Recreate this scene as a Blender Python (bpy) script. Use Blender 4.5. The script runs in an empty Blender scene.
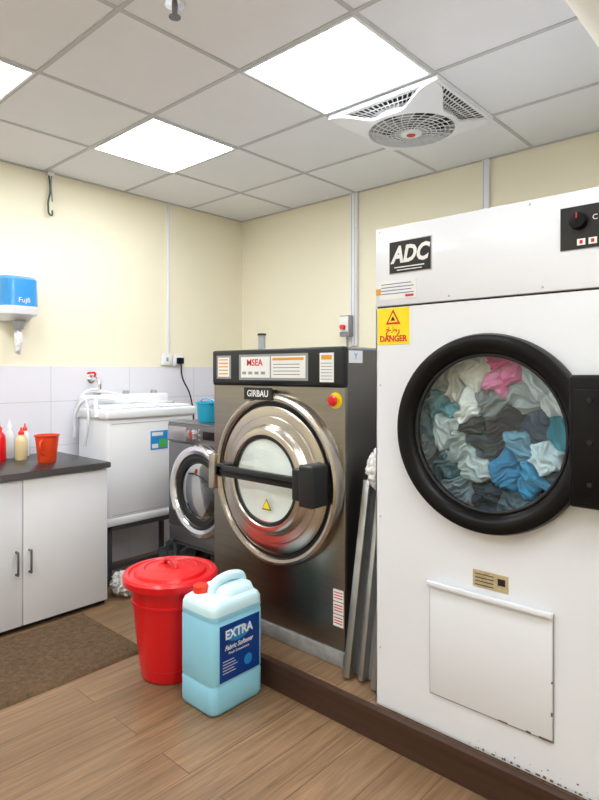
import bpy, bmesh, math, random
from mathutils import Vector, Matrix, noise
random.seed(4)
D = bpy.data
SC = bpy.context.scene
COL = SC.collection
CEIL = 2.75
XL, XR, YF, YB = -3.915, 1.5, -1.6, 3.547
PLAT = 0.122

# ------------------------------------------------------------------ materials
def mat(name, col, rough=0.5, metal=0.0, noise_amt=0.0, noise_scale=8.0, bump=0.0, bump_scale=60.0,
        emit=None, emit_s=0.0, coat=0.0, aniso=None, trans=0.0, spec=None, sss=0.0):
    m = D.materials.new(name); m.use_nodes = True
    nt = m.node_tree; b = nt.nodes["Principled BSDF"]
    c = (col[0], col[1], col[2], 1)
    b.inputs["Base Color"].default_value = c
    b.inputs["Roughness"].default_value = rough
    b.inputs["Metallic"].default_value = metal
    b.inputs["Coat Weight"].default_value = coat
    b.inputs["Transmission Weight"].default_value = trans
    if spec is not None: b.inputs["Specular IOR Level"].default_value = spec
    if emit:
        b.inputs["Emission Color"].default_value = (*emit, 1); b.inputs["Emission Strength"].default_value = emit_s
    geo = nt.nodes.new("ShaderNodeNewGeometry")
    vec = geo.outputs["Position"]
    if aniso:
        mp = nt.nodes.new("ShaderNodeMapping"); mp.inputs["Scale"].default_value = aniso
        nt.links.new(vec, mp.inputs["Vector"]); vec = mp.outputs["Vector"]
    na = max(noise_amt, 0.02)
    n = nt.nodes.new("ShaderNodeTexNoise"); n.inputs["Scale"].default_value = noise_scale; n.inputs["Detail"].default_value = 4
    nt.links.new(vec, n.inputs["Vector"])
    mx = nt.nodes.new("ShaderNodeMix"); mx.data_type = 'RGBA'
    mx.inputs[6].default_value = tuple(max(0, v*(1-na)) for v in col)+(1,)
    mx.inputs[7].default_value = tuple(min(1, v*(1+na)) for v in col)+(1,)
    nt.links.new(n.outputs["Fac"], mx.inputs[0]); nt.links.new(mx.outputs[2], b.inputs["Base Color"])
    if bump > 0:
        n2 = nt.nodes.new("ShaderNodeTexNoise"); n2.inputs["Scale"].default_value = bump_scale; n2.inputs["Detail"].default_value = 5
        nt.links.new(vec, n2.inputs["Vector"])
        bp = nt.nodes.new("ShaderNodeBump"); bp.inputs["Strength"].default_value = bump; bp.inputs["Distance"].default_value = 0.01
        nt.links.new(n2.outputs["Fac"], bp.inputs["Height"]); nt.links.new(bp.outputs["Normal"], b.inputs["Normal"])
    return m

def brick_mat(name, c1, c2, mortar, bw, rh, ms, swap, rough, grain=None, offset=0.5, bumpd=0.001):
    m = D.materials.new(name); m.use_nodes = True
    nt = m.node_tree; b = nt.nodes["Principled BSDF"]; b.inputs["Roughness"].default_value = rough
    geo = nt.nodes.new("ShaderNodeNewGeometry"); sep = nt.nodes.new("ShaderNodeSeparateXYZ")
    nt.links.new(geo.outputs["Position"], sep.inputs[0])
    cmb = nt.nodes.new("ShaderNodeCombineXYZ")
    nt.links.new(sep.outputs[swap[0]], cmb.inputs[0]); nt.links.new(sep.outputs[swap[1]], cmb.inputs[1])
    br = nt.nodes.new("ShaderNodeTexBrick"); br.offset = offset
    nt.links.new(cmb.outputs[0], br.inputs["Vector"])
    br.inputs["Color1"].default_value = (*c1, 1); br.inputs["Color2"].default_value = (*c2, 1); br.inputs["Mortar"].default_value = (*mortar, 1)
    br.inputs["Scale"].default_value = 1; br.inputs["Mortar Size"].default_value = ms
    br.inputs["Brick Width"].default_value = bw; br.inputs["Row Height"].default_value = rh
    out = br.outputs["Color"]
    if grain:
        mp = nt.nodes.new("ShaderNodeMapping"); mp.inputs["Scale"].default_value = (grain[0], grain[1], 1)
        vm = nt.nodes.new("ShaderNodeVectorMath"); vm.operation = 'MULTIPLY_ADD'
        vm.inputs[1].default_value = (40, 40, 40)
        nt.links.new(br.outputs["Color"], vm.inputs[0]); nt.links.new(cmb.outputs[0], vm.inputs[2])
        nt.links.new(vm.outputs[0], mp.inputs["Vector"])
        n = nt.nodes.new("ShaderNodeTexNoise"); n.inputs["Scale"].default_value = 1; n.inputs["Detail"].default_value = 8; n.inputs["Distortion"].default_value = 1.4
        n.inputs["Roughness"].default_value = 0.68
        nt.links.new(mp.outputs[0], n.inputs["Vector"])
        rp = nt.nodes.new("ShaderNodeValToRGB")
        rp.color_ramp.elements[0].position = 0.30; rp.color_ramp.elements[0].color = (0.52, 0.49, 0.46, 1)
        rp.color_ramp.elements[1].position = 0.68; rp.color_ramp.elements[1].color = (1.2, 1.18, 1.15, 1)
        nt.links.new(n.outputs["Fac"], rp.inputs[0])
        mx = nt.nodes.new("ShaderNodeMix"); mx.data_type = 'RGBA'; mx.blend_type = 'MULTIPLY'; mx.inputs[0].default_value = 1
        nt.links.new(out, mx.inputs[6]); nt.links.new(rp.outputs[0], mx.inputs[7]); out = mx.outputs[2]
    nt.links.new(out, b.inputs["Base Color"])
    bp = nt.nodes.new("ShaderNodeBump"); bp.inputs["Strength"].default_value = 0.4; bp.inputs["Distance"].default_value = bumpd; bp.invert = True
    nt.links.new(br.outputs["Fac"], bp.inputs["Height"]); nt.links.new(bp.outputs["Normal"], b.inputs["Normal"])
    return m

def glass_mat(name, tint=(1, 1, 1), refl=0.08, rough=0.02, mx_refl=0.7):
    m = D.materials.new(name); m.use_nodes = True
    nt = m.node_tree; nt.nodes.remove(nt.nodes["Principled BSDF"])
    out = nt.nodes["Material Output"]
    tr = nt.nodes.new("ShaderNodeBsdfTransparent"); tr.inputs[0].default_value = (*tint, 1)
    gl = nt.nodes.new("ShaderNodeBsdfGlossy"); gl.inputs["Roughness"].default_value = rough
    lw = nt.nodes.new("ShaderNodeLayerWeight"); lw.inputs[0].default_value = 0.25
    mr = nt.nodes.new("ShaderNodeMapRange"); mr.inputs[3].default_value = refl; mr.inputs[4].default_value = mx_refl
    nt.links.new(lw.outputs["Fresnel"], mr.inputs[0])
    mx = nt.nodes.new("ShaderNodeMixShader")
    nt.links.new(mr.outputs[0], mx.inputs[0]); nt.links.new(tr.outputs[0], mx.inputs[1]); nt.links.new(gl.outputs[0], mx.inputs[2])
    nt.links.new(mx.outputs[0], out.inputs[0])
    return m

M = {}
M['wall'] = mat("cream_wall_paint", (0.89, 0.84, 0.665), 0.6, noise_amt=0.03, noise_scale=2, bump=0.05)
M['ceil'] = mat("ceiling_board", (0.84, 0.85, 0.88), 0.8, noise_amt=0.02, bump=0.05, bump_scale=200)
M['tbar'] = mat("ceiling_tbar", (0.52, 0.53, 0.55), 0.5)
M['led'] = mat("led_diffuser", (1, 1, 1), 0.5, emit=(0.95, 0.975, 1.0), emit_s=16.5)
M['floor'] = brick_mat("wood_laminate_floor", (0.225, 0.138, 0.074), (0.30, 0.19, 0.108), (0.10, 0.06, 0.034), 1.25, 0.165, 0.0016, ('Y', 'X'), 0.34, grain=(1.5, 24))
M['tile'] = brick_mat("glazed_wall_tile", (0.76, 0.76, 0.83), (0.78, 0.78, 0.85), (0.62, 0.62, 0.67), 0.6, 0.3, 0.003, ('Y', 'Z'), 0.15, offset=0.0)
M['tileb'] = brick_mat("glazed_wall_tile_back", (0.76, 0.76, 0.83), (0.78, 0.78, 0.85), (0.62, 0.62, 0.67), 0.6, 0.3, 0.003, ('X', 'Z'), 0.15, offset=0.0)
M['skirt'] = mat("dark_wood_trim", (0.060, 0.027, 0.017), 0.4, noise_amt=0.4, noise_scale=1, aniso=(4, 60, 60))
M['white'] = mat("white_plastic", (0.84, 0.86, 0.90), 0.35)
M['enamel'] = mat("white_enamel", (0.80, 0.83, 0.90), 0.25, noise_amt=0.02, noise_scale=3, coat=0.2)
M['black'] = mat("black_plastic", (0.004, 0.004, 0.0045), 0.32, spec=0.2)
M['blackm'] = mat("black_rubber", (0.008, 0.008, 0.009), 0.6)
M['dgrey'] = mat("dark_grey_panel", (0.014, 0.016, 0.017), 0.4, spec=0.35)
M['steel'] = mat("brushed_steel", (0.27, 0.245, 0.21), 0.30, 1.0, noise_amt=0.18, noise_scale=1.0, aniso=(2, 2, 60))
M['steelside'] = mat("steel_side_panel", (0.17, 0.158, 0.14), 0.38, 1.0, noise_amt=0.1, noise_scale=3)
M['polish'] = mat("polished_steel", (0.50, 0.455, 0.395), 0.27, 1.0, noise_amt=0.05)
M['chrome'] = mat("chrome", (0.86, 0.86, 0.88), 0.14, 1.0)
M['alu'] = mat("aluminium", (0.48, 0.49, 0.50), 0.38, 1.0, noise_amt=0.15, noise_scale=20)
M['conc'] = mat("grey_painted_plinth", (0.30, 0.30, 0.30), 0.6, noise_amt=0.35, noise_scale=25, bump=0.2)
M['red'] = mat("red_plastic", (0.70, 0.004, 0.010), 0.28, coat=0.15)
M['red2'] = mat("red_orange_plastic", (0.82, 0.035, 0.012), 0.3)
M['yellow'] = mat("yellow_sticker", (0.95, 0.74, 0.005), 0.4)
M['paper'] = mat("white_sticker", (0.84, 0.85, 0.85), 0.4)
M['ink'] = mat("black_ink", (0.006, 0.006, 0.006), 0.5)
M['inkred'] = mat("red_ink", (0.65, 0.015, 0.02), 0.5)
M['orange'] = mat("orange_ink", (0.75, 0.35, 0.05), 0.5)
M['mat'] = mat("coir_mat", (0.115, 0.068, 0.032), 0.95, noise_amt=0.85, noise_scale=45, bump=1.0, bump_scale=120)
M['jug'] = mat("blue_softener_jug", (0.30, 0.68, 0.90), 0.36, noise_amt=0.05, noise_scale=5, spec=0.4)
M['jugtop'] = mat("translucent_jug_neck", (0.62, 0.85, 0.95), 0.38)
M['label'] = mat("blue_label", (0.003, 0.045, 0.26), 0.3, noise_amt=0.4, noise_scale=9)
M['label2'] = mat("cyan_label", (0.02, 0.28, 0.70), 0.3)
M['dispblue'] = mat("blue_dispenser_cover", (0.035, 0.28, 0.66), 0.15, coat=0.4)
M['cyan'] = mat("cyan_plastic", (0.02, 0.42, 0.66), 0.35)
M['counter'] = mat("dark_laminate_counter", (0.022, 0.02, 0.02), 0.3, noise_amt=0.4, noise_scale=60)
M['cab'] = mat("white_cabinet_laminate", (0.82, 0.85, 0.90), 0.35)
M['silver'] = mat("graphite_silver", (0.20, 0.20, 0.21), 0.33, 0.8)
M['silverl'] = mat("light_silver", (0.5, 0.5, 0.52), 0.3, 0.8)
M['glassd'] = glass_mat("dryer_glass", (0.88, 0.95, 0.97), 0.045)
M['glassl'] = glass_mat("dark_door_glass", (0.28, 0.31, 0.36), 0.12)
M['glassw'] = glass_mat("washer_glass", (0.97, 1.0, 0.99), 0.02, 0.05, 0.25)
M['drum'] = mat("drum_metal", (0.16, 0.18, 0.19), 0.4, 0.8)
M['foam'] = mat("white_laundry_suds", (0.88, 0.94, 0.93), 0.7, bump=0.2)
M['gold'] = mat("brass_plate", (0.60, 0.52, 0.33), 0.4, 0.5, noise_amt=0.3, noise_scale=80)
M['rust'] = mat("chipped_rust", (0.16, 0.10, 0.07), 0.8, noise_amt=0.5, noise_scale=80)
M['stand'] = mat("painted_steel_stand", (0.10, 0.10, 0.11), 0.45, 0.5)
M['pipe'] = mat("cream_pipe_lagging", (0.87, 0.84, 0.74), 0.55)
M['grey'] = mat("mid_grey_plastic", (0.30, 0.31, 0.32), 0.45)
M['bottleY'] = mat("amber_bottle", (0.75, 0.62, 0.35), 0.2, coat=0.3)
M['bottleC'] = mat("clear_white_bottle", (0.74, 0.78, 0.80), 0.2, coat=0.3)
M['bag'] = mat("plastic_bag", (0.72, 0.72, 0.70), 0.45)
M['darkcloth'] = mat("dark_cloth", (0.03, 0.035, 0.04), 0.9)
M['green'] = mat("green_cord", (0.05, 0.12, 0.08), 0.6)

# ------------------------------------------------------------------ helpers
def group(name, loc=(0, 0, 0)):
    e = D.objects.new(name, None); e.empty_display_size = 0.1; e.location = loc; COL.objects.link(e); return e

def link(name, me, m, parent=None, smooth=None):
    if m is not None and len(me.materials) == 0: me.materials.append(m)
    o = D.objects.new(name, me); COL.objects.link(o)
    if parent is not None:
        o.parent = parent; o.matrix_parent_inverse = Matrix.Translation(-Vector(parent.location))
    if smooth is not None:
        me.polygons.foreach_set("use_smooth", [True]*len(me.polygons))
        me.set_sharp_from_angle(angle=math.radians(smooth))
    return o

def from_bm(name, bm, m, parent=None, smooth=None):
    bmesh.ops.recalc_face_normals(bm, faces=bm.faces)
    me = D.meshes.new(name); bm.to_mesh(me); bm.free()
    return link(name, me, m, parent, smooth)

def bm_box(bm, x0, x1, y0, y1, z0, z1):
    vs = [bm.verts.new(p) for p in [(x0,y0,z0),(x1,y0,z0),(x1,y1,z0),(x0,y1,z0),(x0,y0,z1),(x1,y0,z1),(x1,y1,z1),(x0,y1,z1)]]
    for f in [(0,3,2,1),(4,5,6,7),(0,1,5,4),(1,2,6,5),(2,3,7,6),(3,0,4,7)]:
        bm.faces.new([vs[i] for i in f])
    return vs

def box(name, x0, x1, y0, y1, z0, z1, m, parent=None, bev=0.0, seg=2):
    bm = bmesh.new(); bm_box(bm, x0, x1, y0, y1, z0, z1)
    if bev > 0:
        bmesh.ops.bevel(bm, geom=bm.edges[:], offset=bev, segments=seg, affect='EDGES', profile=0.5)
    return from_bm(name, bm, m, parent, 40 if bev > 0 else None)

def boxes(name, lst, m, parent=None):
    bm = bmesh.new()
    for b in lst: bm_box(bm, *b)
    return from_bm(name, bm, m, parent)

def lathe(name, prof, loc, m, parent=None, axis='Z', seg=64, smooth=35, scale=(1, 1, 1)):
    bm = bmesh.new(); rings = []
    for r, h in prof:
        if r < 1e-6: rings.append([bm.verts.new((0, 0, h))])
        else: rings.append([bm.verts.new((r*math.cos(2*math.pi*i/seg), r*math.sin(2*math.pi*i/seg), h)) for i in range(seg)])
    for a, b in zip(rings, rings[1:]):
        for i in range(seg):
            j = (i+1) % seg
            if len(a) == 1 and len(b) == 1: continue
            if len(a) == 1: bm.faces.new((a[0], b[i], b[j]))
            elif len(b) == 1: bm.faces.new((a[i], a[j], b[0]))
            else: bm.faces.new((a[i], a[j], b[j], b[i]))
    R = {'Z': Matrix.Identity(4), '-Y': Matrix.Rotation(math.pi/2, 4, 'X'), 'X': Matrix.Rotation(math.pi/2, 4, 'Y'), 'Y': Matrix.Rotation(-math.pi/2, 4, 'X'), '-Z': Matrix.Rotation(math.pi, 4, 'X')}[axis]
    S = Matrix.Diagonal((*scale, 1))
    bmesh.ops.transform(bm, matrix=Matrix.Translation(loc) @ R @ S, verts=bm.verts)
    return from_bm(name, bm, m, parent, smooth)

def torus(name, R, r, loc, m, parent=None, axis='Z', seg=64, cs=10):
    prof = [(R+r*math.cos(2*math.pi*k/cs), r*math.sin(2*math.pi*k/cs)) for k in range(cs+1)]
    return lathe(name, prof, loc, m, parent, axis, seg, 60)

def tube(name, pts, r, m, parent=None, res=8, smooth_path=True):
    cu = D.curves.new(name, 'CURVE'); cu.dimensions = '3D'; cu.bevel_depth = r; cu.bevel_resolution = 3; cu.use_fill_caps = True
    if smooth_path and len(pts) > 2:
        sp = cu.splines.new('BEZIER'); sp.bezier_points.add(len(pts)-1)
        for bp, p in zip(sp.bezier_points, pts):
            bp.co = p; bp.handle_left_type = bp.handle_right_type = 'AUTO'
        sp.resolution_u = res
    else:
        sp = cu.splines.new('POLY'); sp.points.add(len(pts)-1)
        for q, p in zip(sp.points, pts): q.co = (*p, 1)
    t = D.objects.new(name+"_c", cu); COL.objects.link(t)
    bpy.context.view_layer.update()
    me = D.meshes.new_from_object(t.evaluated_get(bpy.context.evaluated_depsgraph_get()))
    D.objects.remove(t); D.curves.remove(cu)
    me.name = name; me.materials.clear()
    return link(name, me, m, parent, 50)

def text(name, s, loc, face, size, m, parent=None, sx=1.0, bold=0.0, align='CENTER', shear=0.0):
    cu = D.curves.new(name, 'FONT'); cu.body = s; cu.size = size; cu.align_x = align; cu.align_y = 'CENTER'
    cu.extrude = 0.0004; cu.offset = bold; cu.shear = shear; cu.resolution_u = 3
    t = D.objects.new(name+"_c", cu); COL.objects.link(t)
    bpy.context.view_layer.update()
    me = D.meshes.new_from_object(t.evaluated_get(bpy.context.evaluated_depsgraph_get()))
    D.objects.remove(t); D.curves.remove(cu)
    R = Matrix.Rotation(math.pi/2, 4, 'X')
    if face == '+X': R = Matrix.Rotation(math.pi/2, 4, 'Z') @ R
    me.transform(Matrix.Translation(loc) @ R @ Matrix.Diagonal((sx, 1, 1, 1)))
    me.name = name; me.materials.clear()
    return link(name, me, m, parent)

def plate_hole(name, x0, x1, z0, z1, cx, cz, r, y, m, parent, n=96):
    ang = [2*math.pi*i/n for i in range(n)]
    ang += [math.atan2(zz-cz, xx-cx) % (2*math.pi) for xx in (x0, x1) for zz in (z0, z1)]
    ang = sorted(set(ang)); bm = bmesh.new(); I = []; O = []
    for a in ang:
        c, s = math.cos(a), math.sin(a); t = 1e9
        if c > 1e-9: t = min(t, (x1-cx)/c)
        if c < -1e-9: t = min(t, (x0-cx)/c)
        if s > 1e-9: t = min(t, (z1-cz)/s)
        if s < -1e-9: t = min(t, (z0-cz)/s)
        I.append(bm.verts.new((cx+r*c, y, cz+r*s))); O.append(bm.verts.new((cx+t*c, y, cz+t*s)))
    for i in range(len(ang)):
        j = (i+1) % len(ang); bm.faces.new((I[i], I[j], O[j], O[i]))
    return from_bm(name, bm, m, parent)

def cloth_blob(name, c, rad, m, parent=None, seed=0, flat=(1, 0.6, 1), amp=0.35, freq=2.2, sub=5, floor_z=None, fine=0.35):
    bm = bmesh.new(); bmesh.ops.create_icosphere(bm, subdivisions=sub, radius=1.0)
    off = Vector((seed*7.3, seed*3.1, seed*1.7))
    for v in bm.verts:
        p = v.co.normalized()
        w = Vector((noise.noise(p*1.3+off), noise.noise(p*1.3+off+Vector((9, 0, 0))), noise.noise(p*1.3+off+Vector((0, 9, 0)))))
        q = p*freq + w*1.6 + off
        ridge = 1-abs(noise.noise(q))*2.4
        ridge2 = 1-abs(noise.noise(q*2.1))*2.4
        k = 1 + amp*(ridge-0.5) + amp*fine*(ridge2-0.5) + 0.25*noise.noise(p*1.1+off)
        v.co = Vector((p.x*k*rad*flat[0], p.y*k*rad*flat[1], p.z*k*rad*flat[2])) + Vector(c)
        if floor_z is not None and v.co.z < floor_z: v.co.z = floor_z
    return from_bm(name, bm, m, parent, 180)

# ------------------------------------------------------------------ room shell
box("floor", XL-0.1, XR+0.1, YF-0.1, YB+0.1, -0.1, 0, M['floor'])
box("ceiling", XL-0.1, XR+0.1, YF-0.1, YB+0.1, CEIL, CEIL+0.1, M['ceil'])
box("wall_left", XL-0.1, XL, YF, YB, 0, CEIL, M['wall'])
box("wall_back", XL-0.1, XR+0.1, YB, YB+0.1, 0, CEIL, M['wall'])
box("wall_right", XR, XR+0.1, YF, YB, 0, CEIL, M['wall'])
box("wall_front", XL-0.1, XR+0.1, YF-0.1, YF, 0, CEIL, M['wall'])
box("trim_1", XL, XL+0.009, YF, YB, 0, 1.44, M['tile'])
box("trim_2", XL+0.009, -2.5, YB-0.009, YB, 0, 1.44, M['tileb'])
GX = [-3.285, -2.635, -1.955, -1.318, -0.68, -0.04, 0.60, 1.24]
GY = [1.755+0.6*k for k in range(-5, 3)]
tb = []
for x in GX:
    if XL+0.03 < x < XR: tb.append((x-0.010, x+0.010, YF, YB, CEIL-0.004, CEIL+0.001))
for y in GY:
    if YF < y < YB-0.03: tb.append((XL, XR, y-0.010, y+0.010, CEIL-0.0045, CEIL+0.001))
tb += [(XL, XR, YB-0.02, YB, CEIL-0.005, CEIL), (XL, XL+0.02, YF, YB, CEIL-0.005, CEIL)]
boxes("trim_3", tb, M['tbar'])

def led(ix, iy0):
    a, b = GX[ix], GX[ix+1]
    g = group("led_ceiling_light", ((a+b)/2, iy0+0.3, CEIL-0.01))
    x0, x1, y0, y1 = a+0.008, b-0.008, iy0+0.008, iy0+0.592
    box("diffuser", x0+0.012, x1-0.012, y0+0.012, y1-0.012, CEIL-0.007, CEIL-0.003, M['led'], g)
    boxes("frame", [(x0, x1, y0, y0+0.012, CEIL-0.009, CEIL-0.002), (x0, x1, y1-0.012, y1, CEIL-0.009, CEIL-0.002),
                    (x0, x0+0.012, y0+0.012, y1-0.012, CEIL-0.009, CEIL-0.002), (x1-0.012, x1, y0+0.012, y1-0.012, CEIL-0.009, CEIL-0.002)], M['white'], g)
led(2, 1.755); led(0, 1.755); led(0, 0.555); led(4, 0.555); led(2, -0.645); led(5, -0.645); led(0, -0.645); led(6, 0.555)  # panels out of the camera's view are unseen extras added to light the room

# raised floor platform and its dark skirting
box("floor_platform", -2.44, XR-0.002, 1.852, YB-0.002, 0.001, PLAT, M['floor'])
boxes("trim_4", [(-2.44, XR-0.002, 1.830, 1.850, 0.001, 0.102), (-2.445, XR-0.002, 1.820, 1.851, 0.102, 0.126)], M['skirt'])

# wall trunking (the back-left run carries an isolator switch box)
g = group("cable_trunking", (-2.651, YB, 2.1)); box("duct_body", -2.675, -2.615, YB-0.03, YB, 1.60, CEIL-0.006, M['white'], g, 0.003)
boxes("lid_seam", [(-2.662, -2.659, YB-0.0315, YB-0.029, 1.61, 2.74), (-2.631, -2.628, YB-0.0315, YB-0.029, 1.61, 2.74)], M['grey'], g)
box("isolator_enclosure", -2.735, -2.640, YB-0.085, YB-0.031, 1.665, 1.825, M['grey'], g, 0.008)
box("isolator_cover", -2.728, -2.648, YB-0.092, YB-0.084, 1.70, 1.815, M['paper'], g, 0.004)
lathe("isolator_knob", [(0, 0.03), (0.018, 0.03), (0.02, 0), ], (-2.688, YB-0.09, 1.735), M['red2'], g, '-Y', 24)
tube("isolator_cable", [(-2.688, YB-0.05, 1.67), (-2.68, YB-0.05, 1.5), (-2.67, YB-0.06, 1.25)], 0.008, M['grey'], g)
g = group("cable_trunking", (-1.609, YB, 2.1)); box("duct_body", -1.632, -1.586, YB-0.025, YB, 1.2, CEIL-0.006, M['white'], g, 0.003)
boxes("lid_seam", [(-1.622, -1.620, YB-0.0262, YB-0.024, 1.21, 2.74)], M['grey'], g)
g = group("cable_trunking", (XL, 2.752, 2.1)); box("duct_body", XL, XL+0.016, 2.742, 2.762, 1.55, CEIL-0.006, M['white'], g, 0.002)
boxes("lid_seam", [(XL+0.015, XL+0.0168, 2.7515, 2.7525, 1.56, 2.74)], M['grey'], g)

g = group("wall_socket", (XL, 2.76, 1.5))
box("plate", XL+0.009, XL+0.03, 2.68, 2.77, 1.455, 1.545, M['white'], g, 0.004)
box("rocker", XL+0.03, XL+0.034, 2.715, 2.735, 1.485, 1.515, M['grey'], g, 0.001)
g = group("wall_socket", (XL, 2.87, 1.5))
box("plate", XL+0.009, XL+0.03, 2.79, 2.88, 1.45, 1.54, M['white'], g, 0.004)
box("plug", XL+0.03, XL+0.07, 2.81, 2.86, 1.465, 1.515, M['black'], g, 0.006)
tube("flex_cable", [(XL+0.06, 2.835, 1.47), (XL+0.07, 2.84, 1.36), (XL+0.09, 2.90, 1.22), (XL+0.10, 2.93, 1.0), (XL+0.1, 2.9, 0.7)], 0.006, M['black'], g)

g = group("hanging_cord", (XL+0.03, 1.777, 2.6))
tube("cord", [(XL+0.03, 1.775, CEIL-0.003), (XL+0.03, 1.785, 2.62), (XL+0.03, 1.772, 2.52), (XL+0.035, 1.79, 2.455), (XL+0.03, 1.80, 2.49)], 0.006, M['green'], g)
tube("cord_strand", [(XL+0.03, 1.795, CEIL-0.003), (XL+0.035, 1.79, 2.65), (XL+0.03, 1.80, 2.55)], 0.0045, M['grey'], g)
box("anchor", XL+0.003, XL+0.045, 1.765, 1.81, CEIL-0.03, CEIL-0.005, M['white'], g, 0.003)

# paper dispenser
g = group("paper_towel_dispenser", (XL, 1.56, 1.7))
def half_round(name, y0, y1, z0, z1, dep0, dep1, m, parent, s0=1.0, s1=1.0):
    bm = bmesh.new(); n = 24; A = []; B = []; cy = (y0+y1)/2; hw = (y1-y0)/2
    for i in range(n+1):
        a = math.pi*i/n; c = math.copysign(abs(math.cos(a))**0.55, math.cos(a)); s = abs(math.sin(a))**0.7
        A.append(bm.verts.new((XL+0.004+dep0*s, cy-hw*s0*c, z0))); B.append(bm.verts.new((XL+0.004+dep1*s, cy-hw*s1*c, z1)))
    for i in range(n): bm.faces.new((A[i], A[i+1], B[i+1], B[i]))
    bm.faces.new(A); bm.faces.new(B[::-1]); bm.faces.new((A[0], B[0], B[-1], A[-1]))
    return from_bm(name, bm, m, parent, 40)
half_round("blue_cover", 1.43, 1.675, 1.815, 1.985, 0.17, 0.16, M['dispblue'], g)
half_round("cover_crown", 1.43, 1.675, 1.985, 2.005, 0.16, 0.135, M['dispblue'], g, 1.0, 0.93)
half_round("white_base", 1.425, 1.68, 1.765, 1.815, 0.165, 0.178, M['white'], g, 0.96, 1.0)
half_round("lower_funnel", 1.445, 1.66, 1.725, 1.765, 0.11, 0.158, M['white'], g, 0.7, 1.0)
lathe("nozzle", [(0.0, 0.0), (0.028, 0.0), (0.042, 0.05), (0.05, 0.055)], (XL+0.085, 1.555, 1.672), M['grey'], g, 'Z', 24)
text("cover_logo", "Fujfi", (XL+0.176, 1.555, 1.85), '+X', 0.045, M['paper'], g)
cloth_blob("tissue_end", (XL+0.085, 1.555, 1.60), 0.045, M['paper'], g, 3, (0.55, 0.5, 1.7), 0.3, 2, 4)

g = group("bib_tap", (XL+0.05, 2.087, 1.36))
lathe("flange", [(0, 0.012), (0.03, 0.01), (0.034, 0)], (XL+0.009, 2.087, 1.35), M['chrome'], g, 'X', 24)
tube("body_pipe", [(XL+0.01, 2.087, 1.35), (XL+0.10, 2.087, 1.35), (XL+0.13, 2.087, 1.33), (XL+0.135, 2.087, 1.28)], 0.014, M['chrome'], g)
tube("lever", [(XL+0.07, 2.087, 1.365), (XL+0.07, 2.087, 1.39), (XL+0.07, 2.06, 1.395), (XL+0.07, 2.03, 1.39)], 0.008, M['red'], g)

# ------------------------------------------------------------------ base cabinet + counter
cy0, cy1, cx = -0.7, 1.834, -3.225
g = group("base_cabinet", (-3.55, 0.6, 0))
box("carcass", XL+0.012, cx-0.02, cy0, cy1, 0.04, 0.825, M['cab'], g)
box("kick_board", XL+0.012, cx-0.035, cy0, cy1-0.002, 0, 0.04, M['dgrey'], g)
ds = [1.832-0.5*k for k in range(6)]
for i in range(5):
    box("door_panel_%d" % (i+1), cx-0.02, cx, ds[i+1]+0.003, ds[i]-0.001, 0.030, 0.815, M['cab'], g, 0.002)
    hy = ds[i+1]+0.035 if i % 2 == 0 else ds[i]-0.035
    hz = 0.375
    tube("handle_%d" % (i+1), [(cx, hy, hz-0.06), (cx+0.028, hy, hz-0.06), (cx+0.028, hy, hz+0.06), (cx, hy, hz+0.06)], 0.006, M['silver'], g, smooth_path=False)
box("worktop", XL+0.010, cx+0.02, cy0, cy1+0.008, 0.825, 0.859, M['counter'], g, 0.004)
box("worktop_edge", cx+0.018, cx+0.022, cy0, cy1+0.008, 0.828, 0.856, M['silver'], g)

cupm = mat("orange_red_cup_plastic", (0.85, 0.07, 0.015), 0.3)
g = group("plastic_cup", (-3.48, 1.58, 0.859))
lathe("cup", [(0, 0.0), (0.048, 0.0), (0.052, 0.01), (0.068, 0.155), (0.074, 0.160), (0.074, 0.165), (0.066, 0.165), (0.05, 0.012), (0, 0.012)], (-3.48, 1.58, 0.859), cupm, g, seg=40)
tube("cup_handle", [(-3.44, 1.535, 1.0), (-3.415, 1.51, 0.98), (-3.418, 1.515, 0.93), (-3.445, 1.543, 0.91)], 0.006, cupm, g)
def bottle(name, x, y, h, r, m, capm):
    g = group(name, (x, y, 0.859))
    lathe("bottle_body", [(0, 0), (r*0.95, 0), (r, 0.006), (r, h*0.55), (r*0.85, h*0.68), (r*0.42, h*0.76), (r*0.38, h*0.8), (0, h*0.8)], (x, y, 0.859), m, g, seg=32)
    lathe("bottle_cap", [(0, 0), (r*0.48, 0), (r*0.48, h*0.08), (r*0.2, h*0.13), (r*0.12, h*0.22), (0, h*0.22)], (x, y, 0.859+h*0.78), capm, g, seg=24)
bottle("squeeze_bottle", -3.73, 1.40, 0.235, 0.038, M['red'], M['red2'])
bottle("detergent_bottle", -3.69, 1.515, 0.20, 0.036, M['bottleY'], M['red2'])
bottle("detergent_bottle", -3.83, 1.50, 0.24, 0.03, M['bottleC'], M['white'])
bottle("detergent_bottle", -3.72, 1.30, 0.2, 0.035, M['bottleC'], M['red2'])
bottle("detergent_bottle", -3.84, 1.60, 0.21, 0.03, M['bottleC'], M['red2'])

# ------------------------------------------------------------------ coir mat
bm = bmesh.new()
nx, ny = 50, 110; X0, X1, Y0, Y1 = -3.19, -2.54, 0.25, 1.66
vg = [[bm.verts.new((X0+(X1-X0)*i/nx, Y0+(Y1-Y0)*j/ny, 0.014+0.004*noise.noise(Vector((i*1.7, j*1.7, 0))) if 0 < i < nx and 0 < j < ny else 0.001)) for j in range(ny+1)] for i in range(nx+1)]
for i in range(nx):
    for j in range(ny): bm.faces.new((vg[i][j], vg[i+1][j], vg[i+1][j+1], vg[i][j+1]))
from_bm("door_mat", bm, M['mat'], None, 180)

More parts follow.
